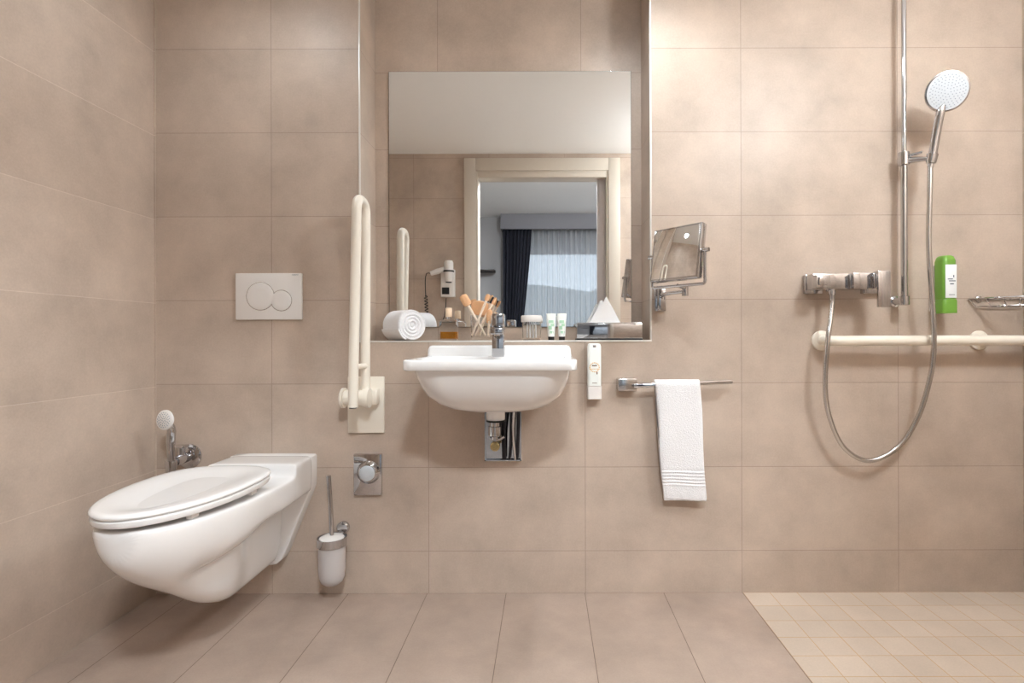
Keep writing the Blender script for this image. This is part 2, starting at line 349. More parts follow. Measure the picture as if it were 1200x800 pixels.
for d, zb in ((.64, .313), (.69, .350), (.73, .383), (.76, .413), (.78, .445)):
    h = ell(d); zt = .505 + (d - .46) * .03; H = zt - zb
    S.append((d, [(0, zt), (h * .55, zt), (h * .95, zt), (h, zt - .008), (h, zt - .10 * H - .008), (h * .97, zt - .28 * H), (h * .89, zt - .47 * H), (h * .76, zt - .65 * H), (h * .6, zt - .79 * H), (h * .44, zt - .89 * H), (h * .27, zt - .97 * H), (0, zb)]))
b = B(); b.loft([[(TX + x, -d, z) for x, z in mirrored(p)] for d, p in S])
obj('bowl', b, 'ceramic', T, sharp=180, mods=[SUB])
def lidloop(off, z, back=.275, n=56):
    L = []
    for i in range(n):
        a = 2 * PI * i / n; c, s_ = math.cos(a), math.sin(a)
        e = 2.0 if c > 0 else 2.9
        x = (.170 + off) * math.copysign(abs(s_) ** (2 / e), s_); y = .475 + (.318 + off if c > 0 else .475 - back + off) * math.copysign(abs(c) ** (2 / e), c)
        L.append((TX + x, -y, z))
    return L
ZS = .532
obj('seat', B().loft([lidloop(-.012, ZS - .006), lidloop(-.003, ZS - .005), lidloop(0, ZS), lidloop(0, ZS + .009), lidloop(-.004, ZS + .012)]), 'seat', T, sharp=50)
obj('lid', B().loft([lidloop(-.008, ZS + .0135), lidloop(-.002, ZS + .014), lidloop(.002, ZS + .018), lidloop(.001, ZS + .023), lidloop(-.006, ZS + .0265), lidloop(-.020, ZS + .0265), lidloop(-.036, ZS + .0255), lidloop(-.06, ZS + .0215), lidloop(-.09, ZS + .0155), lidloop(-.12, ZS + .0115), lidloop(-.14, ZS + .0105), lidloop(-.155, ZS + .010)]), 'seat', T, sharp=60)
for sx in (-1, 1):
    obj('hinge', B().cyl((TX + sx * .075 - .02, -.262, ZS + .0), (TX + sx * .075 + .02, -.262, ZS + .0), .012), 'chrome', T)
for sx, d in ((-.11, .66), (.11, .66), (.15, .45), (-.15, .45)):
    obj('bumper', B().box(TX + sx - .008, TX + sx + .008, -d - .015, -d + .015, .512, ZS - .002, .002), 'plastic', T)

# ------------------------------------------------------------------ bidet spray on its wall valve
c = at(222.5, 534, 0)
t = thing('bidet_spray', 'chrome hand spray in its wall valve behind the toilet', 'bidet spray', (c.x, 0, c.z))
obj('flange', B().lathe((c.x, 0, c.z), (0, -1, 0), [(0, .046), (.006, .046), (.012, .036), (.016, .02)]), 'chrome', t)
hp = Vector((c.x + .004, -.108, c.z - .004))
b = B(); b.cyl((c.x, -.01, c.z), (c.x, -.085, c.z - .003), .019); b.cyl((c.x, -.08, c.z - .003), (c.x + .002, -.105, c.z - .004), .013)
obj('valve_body', b, 'chrome', t)
obj('lever', B().cyl((c.x, -.05, c.z + .012), (c.x, -.05, c.z + .042), .0135).box(c.x - .017, c.x + .022, -.066, -.034, c.z + .042, c.z + .052, .003), 'chrome', t)
obj('spray_holder', B().lathe(hp + Vector((0, 0, -.045)), (0, 0, 1), [(0, .016), (.03, .019), (.055, .019), (.06, .014)]), 'chrome', t)
hs = at(193, 492, .155)
hd = obj('spray_handle', B().tube(smoothpath([hp, at(200, 520, .138), at(201, 503, .142), at(197, 496, .146)]), [.0125] * 8 + [.014] * 8 + [.013] * 9), 'chrome', t)
ax = Vector((-.22, -.96, .10)).normalized()
obj('spray_head', B().lathe(hs - ax * .026, ax, [(.008, .012), (.014, .028), (.022, .0355), (.027, .0355), (.030, .031)], 32), 'plastic', t)
b = B(); u, v = frame(ax)
for rr, nn in ((.006, 5), (.013, 9), (.020, 14), (.026, 18)):
    for i in range(nn):
        a = 2 * PI * i / nn + rr * 50; q = hs + ax * .0035 + (u * math.cos(a) + v * math.sin(a)) * rr
        b.cyl(q, q + ax * .0018, .0017, n=6)
obj('spray_nozzles', b, 'nozzle_dot', t)

# ------------------------------------------------------------------ flush plate
p0, p1 = at(276.5, 374.5, .008), at(354, 320, .008)
t = thing('flush_plate', 'white dual flush plate with two round buttons above the toilet', 'flush plate', ((p0.x + p1.x) / 2, 0, p0.z))
obj('plate', B().box(p0.x, p1.x, -.012, 0, p0.z, p1.z, .003), 'plastic', t)
for cx, cy, r in ((305, 347, 16.3), (329.5, 352, 12.2)):
    q = at(cx, cy, .013); r = r / 307
    bt = obj('flush_button', B().lathe((q.x, -.0115, q.z), (0, -1, 0), [(0, r - .0016), (.0022, r - .0016), (.0034, r - .004), (.003, r * .5)], 48), 'plastic', t)
    obj('gap_ring', B().lathe((q.x, -.0118, q.z), (0, -1, 0), [(0, r - .0014), (0, r + .001), (.0006, r + .001), (.0006, r - .0014)], 48, False, False), M['steel'], bt)
def text(name, s, size, pos, mat, parent, rot=(PI / 2, 0, 0), ext=0.0002, align='CENTER'):
    cu = bpy.data.curves.new(name, 'FONT'); cu.body = s; cu.size = size; cu.extrude = ext; cu.align_x = align; cu.materials.append(M[mat])
    o = bpy.data.objects.new(name, cu); me = bpy.data.meshes.new_from_object(o); bpy.data.objects.remove(o); o = bpy.data.objects.new(name, me); C.objects.link(o); o.parent = parent
    q, o0 = parent, Vector((0, 0, 0))
    while q is not None: o0 += q.location; q = q.parent
    o.location = Vector(pos) - o0; o.rotation_euler = rot; return o
q = at(346, 322.6, .012); text('lettering', 'GEBERIT', .0068, (q.x, -.0122, q.z), 'nozzle_dot', t)

# ------------------------------------------------------------------ folding grab rail
p0, p1 = at(408, 507, .006), at(450.5, 441, .006)
t = thing('folding_grab_rail', 'cream fold-up support rail raised against the wall beside the niche', 'grab rail', ((p0.x + p1.x) / 2, 0, p0.z))
obj('wall_plate', B().box(p0.x, p1.x, -.012, 0, p0.z, p1.z, .003), 'cream', t)
q = at(424, 466, .07); rx = X(428, .058)
d0, d1 = .058, .150
top0 = at(428, 240, d0); b = B()
fr0 = at(413.5, 477, d1); fr1 = at(418.2, 240, d1)
zt = at(421, 236, .10).z
pts = arcpath([(rx, -d0, q.z - .01), (rx + .003, -d0, zt), ((fr1.x), -d1, zt + .004), fr0], .044, 12)
obj('rail_tube', b.tube(pts, .0172, 20), 'cream', t)
obj('tube_end', B().cyl(fr0 + Vector((0, 0, .002)), fr0 - Vector((0, 0, .004)), .013), 'dark', t)
b = B(); b.box(q.x - .02, q.x + .05, -.05, -.01, q.z - .03, q.z + .03, .008)
b.lathe((q.x + .034, -.075, q.z), (-1, 0, 0), [(0, .020), (.002, .036), (.016, .038), (.018, .034), (.026, .034), (.026, .028), (.10, .028)], 36)
obj('hinge', b, 'cream', t)
obj('hinge_cap', B().lathe((q.x - .06, -.075, q.z), (-1, 0, 0), [(0, .037), (.010, .037), (.014, .03)], 36), 'cream', t)
ps = at(423, 429, .10)
obj('stop_pin', B().cyl((ps.x + .006, -.07, ps.z), (ps.x - .008, -.14, ps.z), .010), 'cream', t)

# ------------------------------------------------------------------ chrome flush sensor
p0, p1 = at(415, 579.5, .01), at(447.5, 531.5, .01)
cx, cz = (p0.x + p1.x) / 2, (p0.z + p1.z) / 2
t = thing('flush_sensor', 'square chrome wall plate with round white button above the brush holder', 'flush button', (cx, 0, p0.z))
obj('plate', B().box(p0.x, p1.x, -.018, 0, p0.z, p1.z, .003), 'chrome', t)
q = at(430.5, 554, .03)
obj('housing', B().lathe((q.x, -.016, q.z), (0, -1, 0), [(0, .046), (.006, .041), (.016, .035), (.019, .031)], 40), 'chrome', t)
obj('button', B().lathe((q.x, -.033, q.z), (0, -1, 0), [(0, .029), (.005, .029), (.009, .024), (.011, .012)], 40), 'nozzle', t)

# ------------------------------------------------------------------ toilet brush in holder
c = at(389.5, 632, .07)
t = thing('toilet_brush_holder', 'chrome ring holder with frosted glass cup and brush on the wall beside the toilet', 'toilet brush', (c.x, 0, c.z - .17))
ring = B(); R = .053
ring.lathe((c.x, -.075, c.z - .018), (0, 0, 1), [(0, R - .004), (0, R), (.030, R), (.030, R - .004)], 40, False, False)
for a in (0,):
    ring.bridge  # ring wall is closed below by joining inner and outer loops
obj('ring', ring, 'chrome', t, mods=[('SOLIDIFY', dict(thickness=0.002))])
obj('wall_mount', B().lathe((c.x + .016, 0, c.z + .022), (0, -1, 0), [(0, .024), (.012, .024), (.016, .019)], 32).box(c.x + .004, c.x + .026, -.034, -.01, c.z - .006, c.z + .014, .003), 'chrome', t)
prof = [(0, .012), (.004, .026), (.014, .038), (.03, .045), (.06, .0475), (.168, .0485), (.168, .0455), (.06, .0445), (.03, .042), (.014, .034), (.008, .01)]
obj('cup', B().lathe((c.x, -.075, c.z - .165), (0, 0, 1), prof, 40), 'frost', t)
obj('brush_cover', B().lathe((c.x, -.075, c.z + .006), (0, 0, 1), [(0, .0435), (.004, .0435), (.009, .034), (.012, .012)], 40), 'plastic', t)
ht = at(385, 557, .06)
obj('brush_handle', B().tube([(c.x, -.075, c.z + .012), (c.x - .006, -.068, c.z + .10), ht], [.0075, .0085, .0085], 16), 'chrome', t)
b = B(); b.cyl((c.x, -.075, c.z - .13), (c.x, -.075, c.z - .02), .026, n=20)
obj('bristles', b, 'plastic', t)

# ------------------------------------------------------------------ washbasin
SX = -.172
def rr(hw, yf, yb, z, r, n=8, bow=0.0):
    """rounded rectangle seen from above; front corners radius r"""
    P = []
    rb = min(.012, hw * .5)
    for cx, cy, rad, a0 in ((hw - r, yf - r, r, 0), (-hw + r, yf - r, r, 90), (-hw + rb, yb + rb, rb, 180), (hw - rb, yb + rb, rb, 270)):
        for i in range(n + 1):
            a = math.radians(a0 + 90 * i / n)
            x, y = cx + rad * math.cos(a), cy + rad * math.sin(a)
            P.append((SX + x, -(y + (bow * (1 - (x / hw) ** 2) if y > (yf + yb) / 2 else 0)), z))
    return P
t = thing('washbasin', 'white wall-mounted washbasin below the mirror niche', 'sink', (SX, 0, .72))
L = [rr(.075, .26, .13, .730, .055), rr(.115, .285, .11, .7325, .07), rr(.162, .32, .08, .745, .09), rr(.195, .35, .05, .764, .10), rr(.221, .378, .03, .79, .105), rr(.236, .398, .012, .82, .105), rr(.245, .412, .004, .85, .10), rr(.249, .420, .001, .874, .095), rr(.2505, .422, .001, .8775, .09),
     rr(.2645, .437, 0, .8785, .034), rr(.267, .441, 0, .8815, .032), rr(.267, .441, 0, .907, .032), rr(.2655, .439, 0, .9105, .031), rr(.262, .435, .002, .912, .03),
     rr(.240, .415, .115, .9115, .07), rr(.236, .410, .120, .907, .075), rr(.225, .395, .13, .87, .09), rr(.20, .37, .145, .82, .10), rr(.15, .33, .17, .785, .08), rr(.07, .28, .21, .775, .03)]
obj('basin', B().loft(L), 'ceramic', t, sharp=60)
b = B(); uw = [(.2655, .905), (.2625, .938), (.257, .9475), (.248, .951)]
poly = [(SX + x, z) for x, z in uw] + [(SX - x, z) for x, z in reversed(uw)]
b.prism([(x, 0, z) for x, z in poly], (0, -.085, 0)); bmesh.ops.bevel(b.bm, geom=[e for e in b.bm.edges if all(abs(v.co.y + .085) < 1e-5 for v in e.verts)], offset=.006, segments=3, affect='EDGES')
obj('upstand', b, 'ceramic', t)
obj('drain', B().lathe((SX, -.245, .775), (0, 0, 1), [(0, .03), (.003, .03), (.004, .02)]), 'chrome', t)
# tap
t = thing('basin_mixer_tap', 'square chrome mixer tap standing on the washbasin', 'tap', (SX + .005, -.17, .912))
fx = SX + .005
obj('body', B().box(fx - .021, fx + .021, -.196, -.148, .9118, .990, .003), 'chrome', t)
obj('spout', B().box(fx - .021, fx + .021, -.252, -.148, .9905, 1.012, .003), 'chrome', t)
obj('aerator', B().cyl((fx, -.236, .991), (fx, -.236, .985), .010), 'steel', t)
obj('lever', B().box(fx - .0215, fx + .0215, -.205, -.135, 1.0155, 1.063, .005).box(fx - .014, fx + .014, -.185, -.155, 1.010, 1.018), 'chrome', t)

# drain trap box under the basin
p0, p1 = at(568.5, 539, .004), at(611, 478, .004)
t = thing('drain_box', 'steel recess plate with valve and hoses on the wall under the washbasin', 'plumbing', ((p0.x + p1.x) / 2, 0, p0.z))
zt = p1.z + .02
b = B(); b.box(p0.x, p1.x, -.006, 0, p0.z, zt)
b.box(p0.x, p0.x + .004, -.02, -.006, p0.z, zt); b.box(p1.x - .004, p1.x, -.02, -.006, p0.z, zt); b.box(p0.x, p1.x, -.02, -.006, p0.z, p0.z + .004)
obj('steel_plate', b, 'chrome', t)
q = at(581, 492, .2)
obj('waste_cover', B().lathe((q.x, -.2, q.z + .05), (0, 0, -1), [(0, .032), (.046, .032), (.05, .030)], 36), 'ceramic', t)
obj('seal', B().lathe((q.x, -.2, q.z + .001), (0, 0, -1), [(0, .033), (.006, .033), (.007, .028)], 36), 'rubber', t)
q = at(580, 502, .07)
b = B(); b.lathe((q.x, -.07, q.z + .06), (0, 0, -1), [(0, .02), (.05, .02), (.052, .024), (.085, .024), (.09, .014), (.10, .014)], 28); b.cyl((q.x, -.005, q.z - .035), (q.x, -.075, q.z - .035), .012)
obj('angle_valve', b, 'chrome', t)
q = at(580, 523, .08)
b = B(); b.lathe((q.x, -.05, q.z), (0, -1, 0), [(0, .014), (.012, .018), (.03, .018), (.036, .013)], 10); obj('valve_handle', b, 'brass', t)
obj('valve_wing', B().tube([q + Vector((-.02, .01, .03)), q + Vector((0, .01, .016)), q + Vector((.035, .005, .035))], .005), 'chrome', t)
for px0, px1, dd in ((590, 590, .05), (594, 592, .075), (599, 597, .055), (602.5, 604, .075), (607, 606, .05)):
    a, e = at(px0, 476, dd), at(px1, 538, .028)
    m_ = (a + e) / 2 + Vector((random.uniform(-.008, .008), 0, 0))
    obj('supply_hose', B().tube(smoothpath([a + Vector((0, 0, .04)), a, m_, e]), .0052, 10), 'hose_dark' if px0 != 602.5 else 'chrome', t)

# ------------------------------------------------------------------ soap dispenser
p0, p1 = at(688.5, 467.5, .045), at(705, 402.5, .045)
w, cx = p1.x - p0.x, (p0.x + p1.x) / 2
t = thing('soap_dispenser', 'slim white soap dispenser on the wall right of the washbasin', 'soap dispenser', (cx, 0, p0.z))
def rrxy(cx, hw, yf, yb, z, r, n=6):
    P = []
    for ax_, ay, a0 in ((cx + hw - r, yf + r, -90), (cx + hw - r, yb - r, 0), (cx - hw + r, yb - r, 90), (cx - hw + r, yf + r, 180)):
        for i in range(n + 1):
            a = math.radians(a0 + 90 * i / n); P.append((ax_ + r * math.cos(a), ay + r * math.sin(a), z))
    return P
zc = p0.z + .048
obj('bottle', B().loft([rrxy(cx, w / 2 - .001, -.046, -.004, zc + .002, .012), rrxy(cx, w / 2 - .001, -.046, -.004, p1.z - .012, .012), rrxy(cx, w / 2 - .004, -.044, -.004, p1.z - .002, .012), rrxy(cx, w / 2 - .008, -.038, -.004, p1.z, .01)]), 'tube', t)
obj('pump_base', B().loft([rrxy(cx, w / 2, -.048, 0, p0.z, .008), rrxy(cx, w / 2, -.048, 0, zc, .008)]), 'plastic', t)
obj('hanger', B().box(cx - .006, cx + .006, -.0465, -.043, p1.z - .014, p1.z - .005, .001), 'steel', t)
def marks(name, pts, mat, parent, y, t_=.0006):
    for x0, x1, z0, z1 in pts: obj(name, B().box(x0, x1, y - t_, y, z0, z1), mat, parent)
zm = at(697, 429, .046).z
b = B()
for i in range(16):
    a = 2 * PI * i / 16; rx_ = .0175; rz = .017
    b.box(cx + rx_ * math.cos(a) - .0022, cx + rx_ * math.cos(a) + .0022, -.0467, -.0458, zm - .004 + rz * math.sin(a) - .0018, zm - .004 + rz * math.sin(a) + .0018)
for i in range(5): b.box(cx - .014 + i * .006, cx - .0105 + i * .006, -.0467, -.0458, zm - .012, zm - .009)
obj('gold_print', b, 'gold', t)
marks('printed_line', [(cx - .009, cx - .004, zm, zm + .005), (cx - .003, cx + .002, zm, zm + .004), (cx + .003, cx + .008, zm, zm + .005), (cx + .007, cx + .011, zm - .03, zm - .021), (cx - .009, cx + .009, zm - .064, zm - .062)], 'brown', t, -.046)

# ------------------------------------------------------------------ towel rail and towel
t = thing('towel_rail', 'chrome towel bar on a square wall bracket right of the washbasin', 'towel rail', (X(735), 0, Z(451, 0, 735)))
p0, p1 = at(723.5, 458, .035), at(746.5, 443, .035)
obj('bracket', B().box(p0.x, p1.x, -.045, 0, p0.z, p1.z, .005), 'steel', t)
a0, a1 = at(742, 452.2, .055), at(858.5, 447, .055)
b = B(); dv = (a1 - a0)
ang = math.atan2(dv.z, dv.x)
b.box(a0.x, a0.x + dv.length, -.064, -.048, a0.z - .008, a0.z + .008, .006, rot=Matrix.Rotation(-ang, 3, 'Y'), piv=a0)
obj('bar', b, 'chrome', t)
def towel():
    b = B(); nx = 24; rs = []
    tl, tr, bl, br = at(768, 441, .075), at(820.5, 441, .075), at(778.5, 585, .05), at(828, 585, .05)
    zt = a0.z + ang * (at(795, 445, .06).x - a0.x) + .0075
    path = []
    zbot = bl.z; th = .011
    prof = []   # (y, z, t) outer surface: front bottom -> over the bar -> back bottom -> inner surface back
    nf = 130
    for i in range(nf + 1):
        s = i / nf; prof.append((-.050 - .024 * s ** .8, zbot + (zt - .012 - zbot) * s, 'f'))
    for i in range(1, 8):
        a = PI * i / 8; prof.append((-.056 - .018 * math.cos(a), zt - .012 + .022 * math.sin(a), 't'))
    nb = 12; zb2 = zbot - .008
    for i in range(nb + 1):
        s = i / nb; prof.append((-.038 + .010 * s, zt - .012 + (zb2 - zt + .012) * s, 'b'))
    inner = []
    for i in range(nb + 1):
        s = 1 - i / nb; inner.append((-.0495 + .010 * s - (.0 if s < .95 else .002), zt - .012 + (zb2 - zt + .012) * s, 'i'))
    for i in range(1, 6):
        a = PI * (1 - i / 6); inner.append((-.056 - .0075 * math.cos(a), zt - .012 + .0085 * math.sin(a), 'i'))
    for i in range(10):
        s = 1 - i / 9; inner.append((-.042 - .020 * s ** .8 - .001, zbot + (zt - .012 - zbot) * s, 'i'))
    full = prof + inner
    H = zt - zbot
    for j in range(nx + 1):
        u = j / nx; row = []
        for y, z, k in full:
            s = min(1, max(0, (zt - z) / H))
            xl = tl.x + (bl.x - tl.x) * s; xr = tr.x + (br.x - tr.x) * s
            yy = y
            if k == 'f':
                h = z - zbot
                if .048 < h < .112: yy -= .0022 * math.sin(h * 2 * PI / .0125)
                if h < .02: yy -= .001 * math.sin(u * PI * 40)
                yy -= .004 * math.sin(u * 5 + s * 4) * s
            ez = (abs(u - .5) * 2) ** 12
            if k == 'f': yy += .004 * ez
            row.append(b.bm.verts.new((xl + (xr - xl) * u + .003 * math.sin(s * 7), yy, z + .002 * math.sin(u * 4 + 1) * s)))
        rs.append(row)
    b.bridge(rs); return b
tag(obj('hand_towel', towel(), 'towel', loc=(X(795, .06), -.055, Z(585, .05)), sharp=70), 'white folded hand towel with ribbed border hanging over the chrome towel bar', 'towel')

# ------------------------------------------------------------------ shaving mirror
t = thing('shaving_mirror', 'square tilting magnifying mirror on a chrome arm right of the niche', 'mirror', (at(775, 351).x, 0, at(775, 364).z))
cM = Vector((.447, -.235, 1.262)); yaw, tilt = math.radians(-50), math.radians(9)
RM = Matrix.Rotation(yaw, 3, 'Z') @ Matrix.Rotation(-tilt, 3, 'X')
hw_, hh_, th_ = .098, .093, .014
b = B(); b.box(-hw_, hw_, -th_, th_, -hh_, hh_, .004)
for v_ in b.bm.verts: v_.co = RM @ v_.co + cM
obj('frame', b, 'chrome', t)
b = B(); b.box(-hw_ + .007, hw_ - .007, -th_ - .0012, -th_ + .001, -hh_ + .007, hh_ - .007, .0006)
for v_ in b.bm.verts: v_.co = RM @ v_.co + cM
obj('glass', b, 'mirror', t)
RY = Matrix.Rotation(yaw, 3, 'Z')
loc_ = lambda x, y, z: RY @ Vector((x, y, z)) + cM
yk = arcpath([loc_(-hw_ - .010, 0, .0), loc_(-hw_ - .010, .0, -hh_ - .016), loc_(hw_ + .010, .0, -hh_ - .016), loc_(hw_ + .010, 0, .0)], .012)
obj('yoke', B().tube(yk, .0055, 10), 'chrome', t)
for s_ in (-1, 1): obj('pivot_knob', B().cyl(loc_(s_ * (hw_ + .001), 0, 0), loc_(s_ * (hw_ + .024), 0, 0), .007), 'chrome', t)
mp = at(775, 351, .03)
obj('wall_mount', B().box(mp.x - .022, mp.x + .022, -.014, 0, mp.z - .043, mp.z + .043, .004).box(mp.x - .014, mp.x + .014, -.044, -.014, mp.z - .04, mp.z + .04, .004), 'chrome', t)
jb = loc_(0, 0, -hh_ - .016); e1 = Vector((.50, -.13, mp.z + .022))
obj('arm', B().tube([(mp.x, -.04, mp.z + .02), e1], .007, 10).cyl(e1 + Vector((0, 0, -.016)), e1 + Vector((0, 0, .02)), .011).tube([e1 + Vector((0, 0, .012)), Vector((jb.x, jb.y, e1.z + .012)), jb], .006, 10), 'chrome', t)

# ------------------------------------------------------------------ shower mixer
p0, p1 = at(944, 345.5, .05), at(1040, 318.5, .05)
z0, z1 = p0.z, p1.z; zc = (z0 + z1) / 2
t = thing('shower_mixer', 'square chrome shower mixer with lever on the shower wall', 'shower mixer', ((p0.x + p1.x) / 2, 0, z0))
for px in (951, 1018):
    cxx = X(px); obj('wall_flange', B().box(cxx - .034, cxx + .034, -.022, 0, zc - .036, zc + .036, .003), 'chrome', t)
bx0, bx1 = at(950, 330, .06).x, at(1022, 330, .06).x
obj('body', B().box(bx0, bx1, -.075, -.022, zc - .024, zc + .034, .003), 'chrome', t)
obj('diverter_knob', B().box(at(953, 330, .09).x, at(970, 330, .09).x, -.112, -.075, zc - .022, zc + .026, .004).box(at(960, 330, .12).x, at(970, 330, .12).x, -.125, -.112, zc - .012, zc + .018, .003), 'chrome', t)
hx = at(975, 335, .075)
obj('hose_outlet', B().cyl((hx.x, -.06, zc - .018), (hx.x, -.06, zc - .03), .014).cyl((hx.x, -.06, zc - .026), (hx.x, -.08, zc - .032), .009).lathe((hx.x, -.075, zc - .028), (0, 0, -1), [(0, .0125), (.016, .0125), (.018, .010), (.03, .009)], 20), 'chrome', t)
lx0, lx1 = at(1001, 330, .1).x, at(1030, 330, .1).x
obj('cartridge_block', B().box(lx0 - .005, lx1 - .012, -.105, -.075, zc - .026, zc + .034, .004), 'chrome', t)
b = B(); l0, l1 = at(1026, 330, .12), at(1040, 318, .1)
b.box(l0.x, l0.x + .045, -.13, -.105, zc - .026, zc + .037, .003).box(l0.x, l0.x + .045, -.137, -.125, at(1030, 360, .13).z, zc + .037, .003)
obj('lever', b, 'chrome', t)

# ------------------------------------------------------------------ riser rail, hand shower, hose
rx = X(1060, .06)
t = thing('shower_rail', 'tall chrome riser rail with sliding holder on the shower wall', 'shower rail', (rx, -.06, 1.1))
zs = at(1060, 185, .06).z; zb = at(1060, 352, .06).z
obj('upper_tube', B().cyl((rx, -.06, zs), (rx, -.06, 2.40), .0088, n=20), 'chrome', t)
obj('lower_tube', B().cyl((rx, -.06, zb - .012), (rx, -.06, zs), .0118, n=20), 'chrome', t)
for zz in (zb, 2.39):
    obj('wall_bracket', B().lathe((rx + .0, 0, zz), (0, -1, 0), [(0, .021), (.006, .021), (.010, .014), (.055, .010)], 28).lathe((rx, -.06, zz - .018), (0, 0, 1), [(0, .012), (.002, .017), (.034, .017), (.036, .012)], 24), 'chrome', t)
hpv = at(1092, 186, .125)
b = B(); b.lathe((rx, -.06, zs - .03), (0, 0, 1), [(0, .013), (.003, .019), (.05, .019), (.053, .013)], 24)
b.tube([(rx + .012, -.068, zs - .012), hpv + Vector((-.010, .004, .002))], [.012, .008], 14)
obj('slider', b, 'chrome', t)
obj('slider_lever', B().tube([(rx + .01, -.075, zs + .004), at(1081, 178, .10)], [.006, .0045], 10), 'chrome', t)
obj('holder_cup', B().lathe(hpv + Vector((-.003, .002, -.018)), (.14, -.10, 1), [(0, .012), (.003, .016), (.034, .019), (.037, .014)], 24), 'chrome', t)
t = thing('hand_shower', 'chrome hand shower with round white spray face in the rail holder', 'shower head', hpv)
hc = at(1110, 107, .175)
n0 = at(1103, 128, .155)
obj('handle', B().tube(smoothpath([hpv + Vector((-.004, .002, -.03)), hpv + Vector((.002, -.003, .02)), at(1098, 152, .14), n0, at(1107, 116, .140)], 5), [.010] * 4 + [.0140] * 12 + [.0135] * 5, 18), 'chrome', t)
ax = Vector((-.30, -.88, -.28)).normalized(); R = .068
obj('head', B().lathe(hc - ax * .03, ax, [(0, .02), (.006, .045), (.016, .064), (.024, R), (.031, R), (.033, R - .004)], 44), 'chrome', t)
fc = obj('spray_face', B().lathe(hc + ax * .0015, ax, [(0, R - .005), (.003, R - .006), (.0045, R - .02), (.0045, .01)], 44), 'nozzle', t)
b = B(); u, v = frame(ax)
for rr_, nn in ((.010, 6), (.019, 11), (.028, 16), (.037, 21), (.046, 26), (.053, 30)):
    for i in range(nn):
        a = 2 * PI * i / nn + rr_ * 70; q = hc + ax * .005 + (u * math.cos(a) + v * math.sin(a)) * rr_
        b.cyl(q, q + ax * .002, .0017, n=6)
obj('spray_nozzles', b, 'nozzle_dot', t)
hz = [hpv + Vector((-.0045, .002, -.028)), at(1089.5, 230, .125), at(1088.5, 290, .125), at(1092.5, 350, .12), at(1094.5, 400, .115), at(1090.5, 440, .10), at(1076, 488, .075), at(1052, 524, .058), at(1018, 539.5, .05), at(989, 524, .055), at(972, 488, .068), at(967, 450, .085), at(970, 400, .10), at(973.5, 372, .085), Vector((hx.x, -.075, zc - .075)), Vector((hx.x, -.075, zc - .055))]
tag(obj('shower_hose', B().tube(smoothpath(hz, 10), .0088, 12), 'steel', loc=hz[8], sharp=80), 'long chrome flexible hose looping from the shower mixer up to the hand shower', 'shower hose')

# ------------------------------------------------------------------ horizontal grab bar
g0 = at(962, 399, 0); g0.y = 0; g1 = at(1146, 399, 0); gd = .072; r = .0188
t = thing('horizontal_grab_bar', 'cream horizontal grab bar on round wall flanges across the shower wall', 'grab bar', (g0.x, 0, g0.z))
obj('bar', B().tube(arcpath([(g0.x, -.008, g0.z), (g0.x, -gd, g0.z), (XR - .008, -gd, g0.z)], .04), r, 20), 'cream', t)
for gp, ga in ((g0, (0, -1, 0)), (Vector((XR, -gd, g0.z)), (-1, 0, 0))): obj('flange', B().lathe(gp, ga, [(0, .038), (.008, .038), (.011, .034), (.013, .022)], 36), 'cream', t)
obj('support_flange', B().lathe((g1.x, 0, g0.z), (0, -1, 0), [(0, .0365), (.008, .0365), (.011, .033), (.012, .016), (gd, .014)], 36), 'cream', t)

# ------------------------------------------------------------------ green dispenser
zt, zb = at(1107, 299.5, .07).z, at(1107, 367, .07).z
gx = 1.486; hw = .0265
t = thing('shower_gel_dispenser', 'green shower gel dispenser with white label on the shower wall', 'soap dispenser', (gx, 0, zb))
yf, yb_ = -.088, -.03
obj('bottle', B().loft([rrxy(gx, hw - .001, yf, yb_, zb + .052, .014), rrxy(gx, hw - .001, yf, yb_, zt - .02, .014), rrxy(gx, hw - .005, yf + .004, yb_ - .003, zt - .005, .014), rrxy(gx, hw - .010, yf + .010, yb_ - .008, zt, .012)]), 'green', t)
obj('pump_base', B().loft([rrxy(gx, hw, yf - .002, yb_, zb, .010), rrxy(gx, hw, yf - .002, yb_, zb + .046, .010), rrxy(gx, hw - .002, yf, yb_, zb + .051, .010)]), 'green', t)
obj('wall_bracket', B().box(gx - .02, gx + .02, yb_, 0, zb + .01, zt - .03, .003), 'plastic', t)
lb = obj('label', B().box(gx - hw + .006, gx + hw - .006, yf - .0008, yf + .0004, zb + .056, zt - .035, .0002), 'label', t)
zm = (zb + zt) / 2 + .015
marks('printed_line', [(gx - .012, gx + .006, zm + .002, zm + .005), (gx - .008, gx + .016, zm - .005, zm - .002), (gx - .004, gx + .01, zm - .016, zm - .0125), (gx + .008, gx + .011, zm + .010, zm + .018), (gx - .008, gx + .013, zm - .055, zm - .053)], 'ink', lb, yf - .0008)

# ------------------------------------------------------------------ wire corner basket
zr = at(1133, 350.5, 0).z
t = thing('corner_wire_basket', 'chrome wire corner basket above the grab bar', 'shower basket', (1.72, -.08, zr - .03))
bx = X(1134, 0)
cor = lambda k, ins=0.0: [Vector((bx + ins, -.004 - ins * .3, 0)), Vector((bx + .05 + ins * .6, -.10, 0)), Vector((bx + .12, -.165 + ins, 0)), Vector((XR - .006 - ins * .3, -.20 + ins, 0))]
rim = [p + Vector((0, 0, zr)) for p in smoothpath(cor(0), 6)]
bot = [p + Vector((0, 0, zr - .03)) for p in smoothpath(cor(0, .025), 6)]
obj('rim_wire', B().tube(rim + [Vector((XR - .006, -.006, zr)), Vector((bx, -.006, zr))], .0034, 8), 'chrome', t)
obj('base_wire', B().tube(bot + [Vector((XR - .012, -.010, zr - .03)), Vector((bx + .028, -.010, zr - .03))], .0026, 8), 'chrome', t)
b = B()
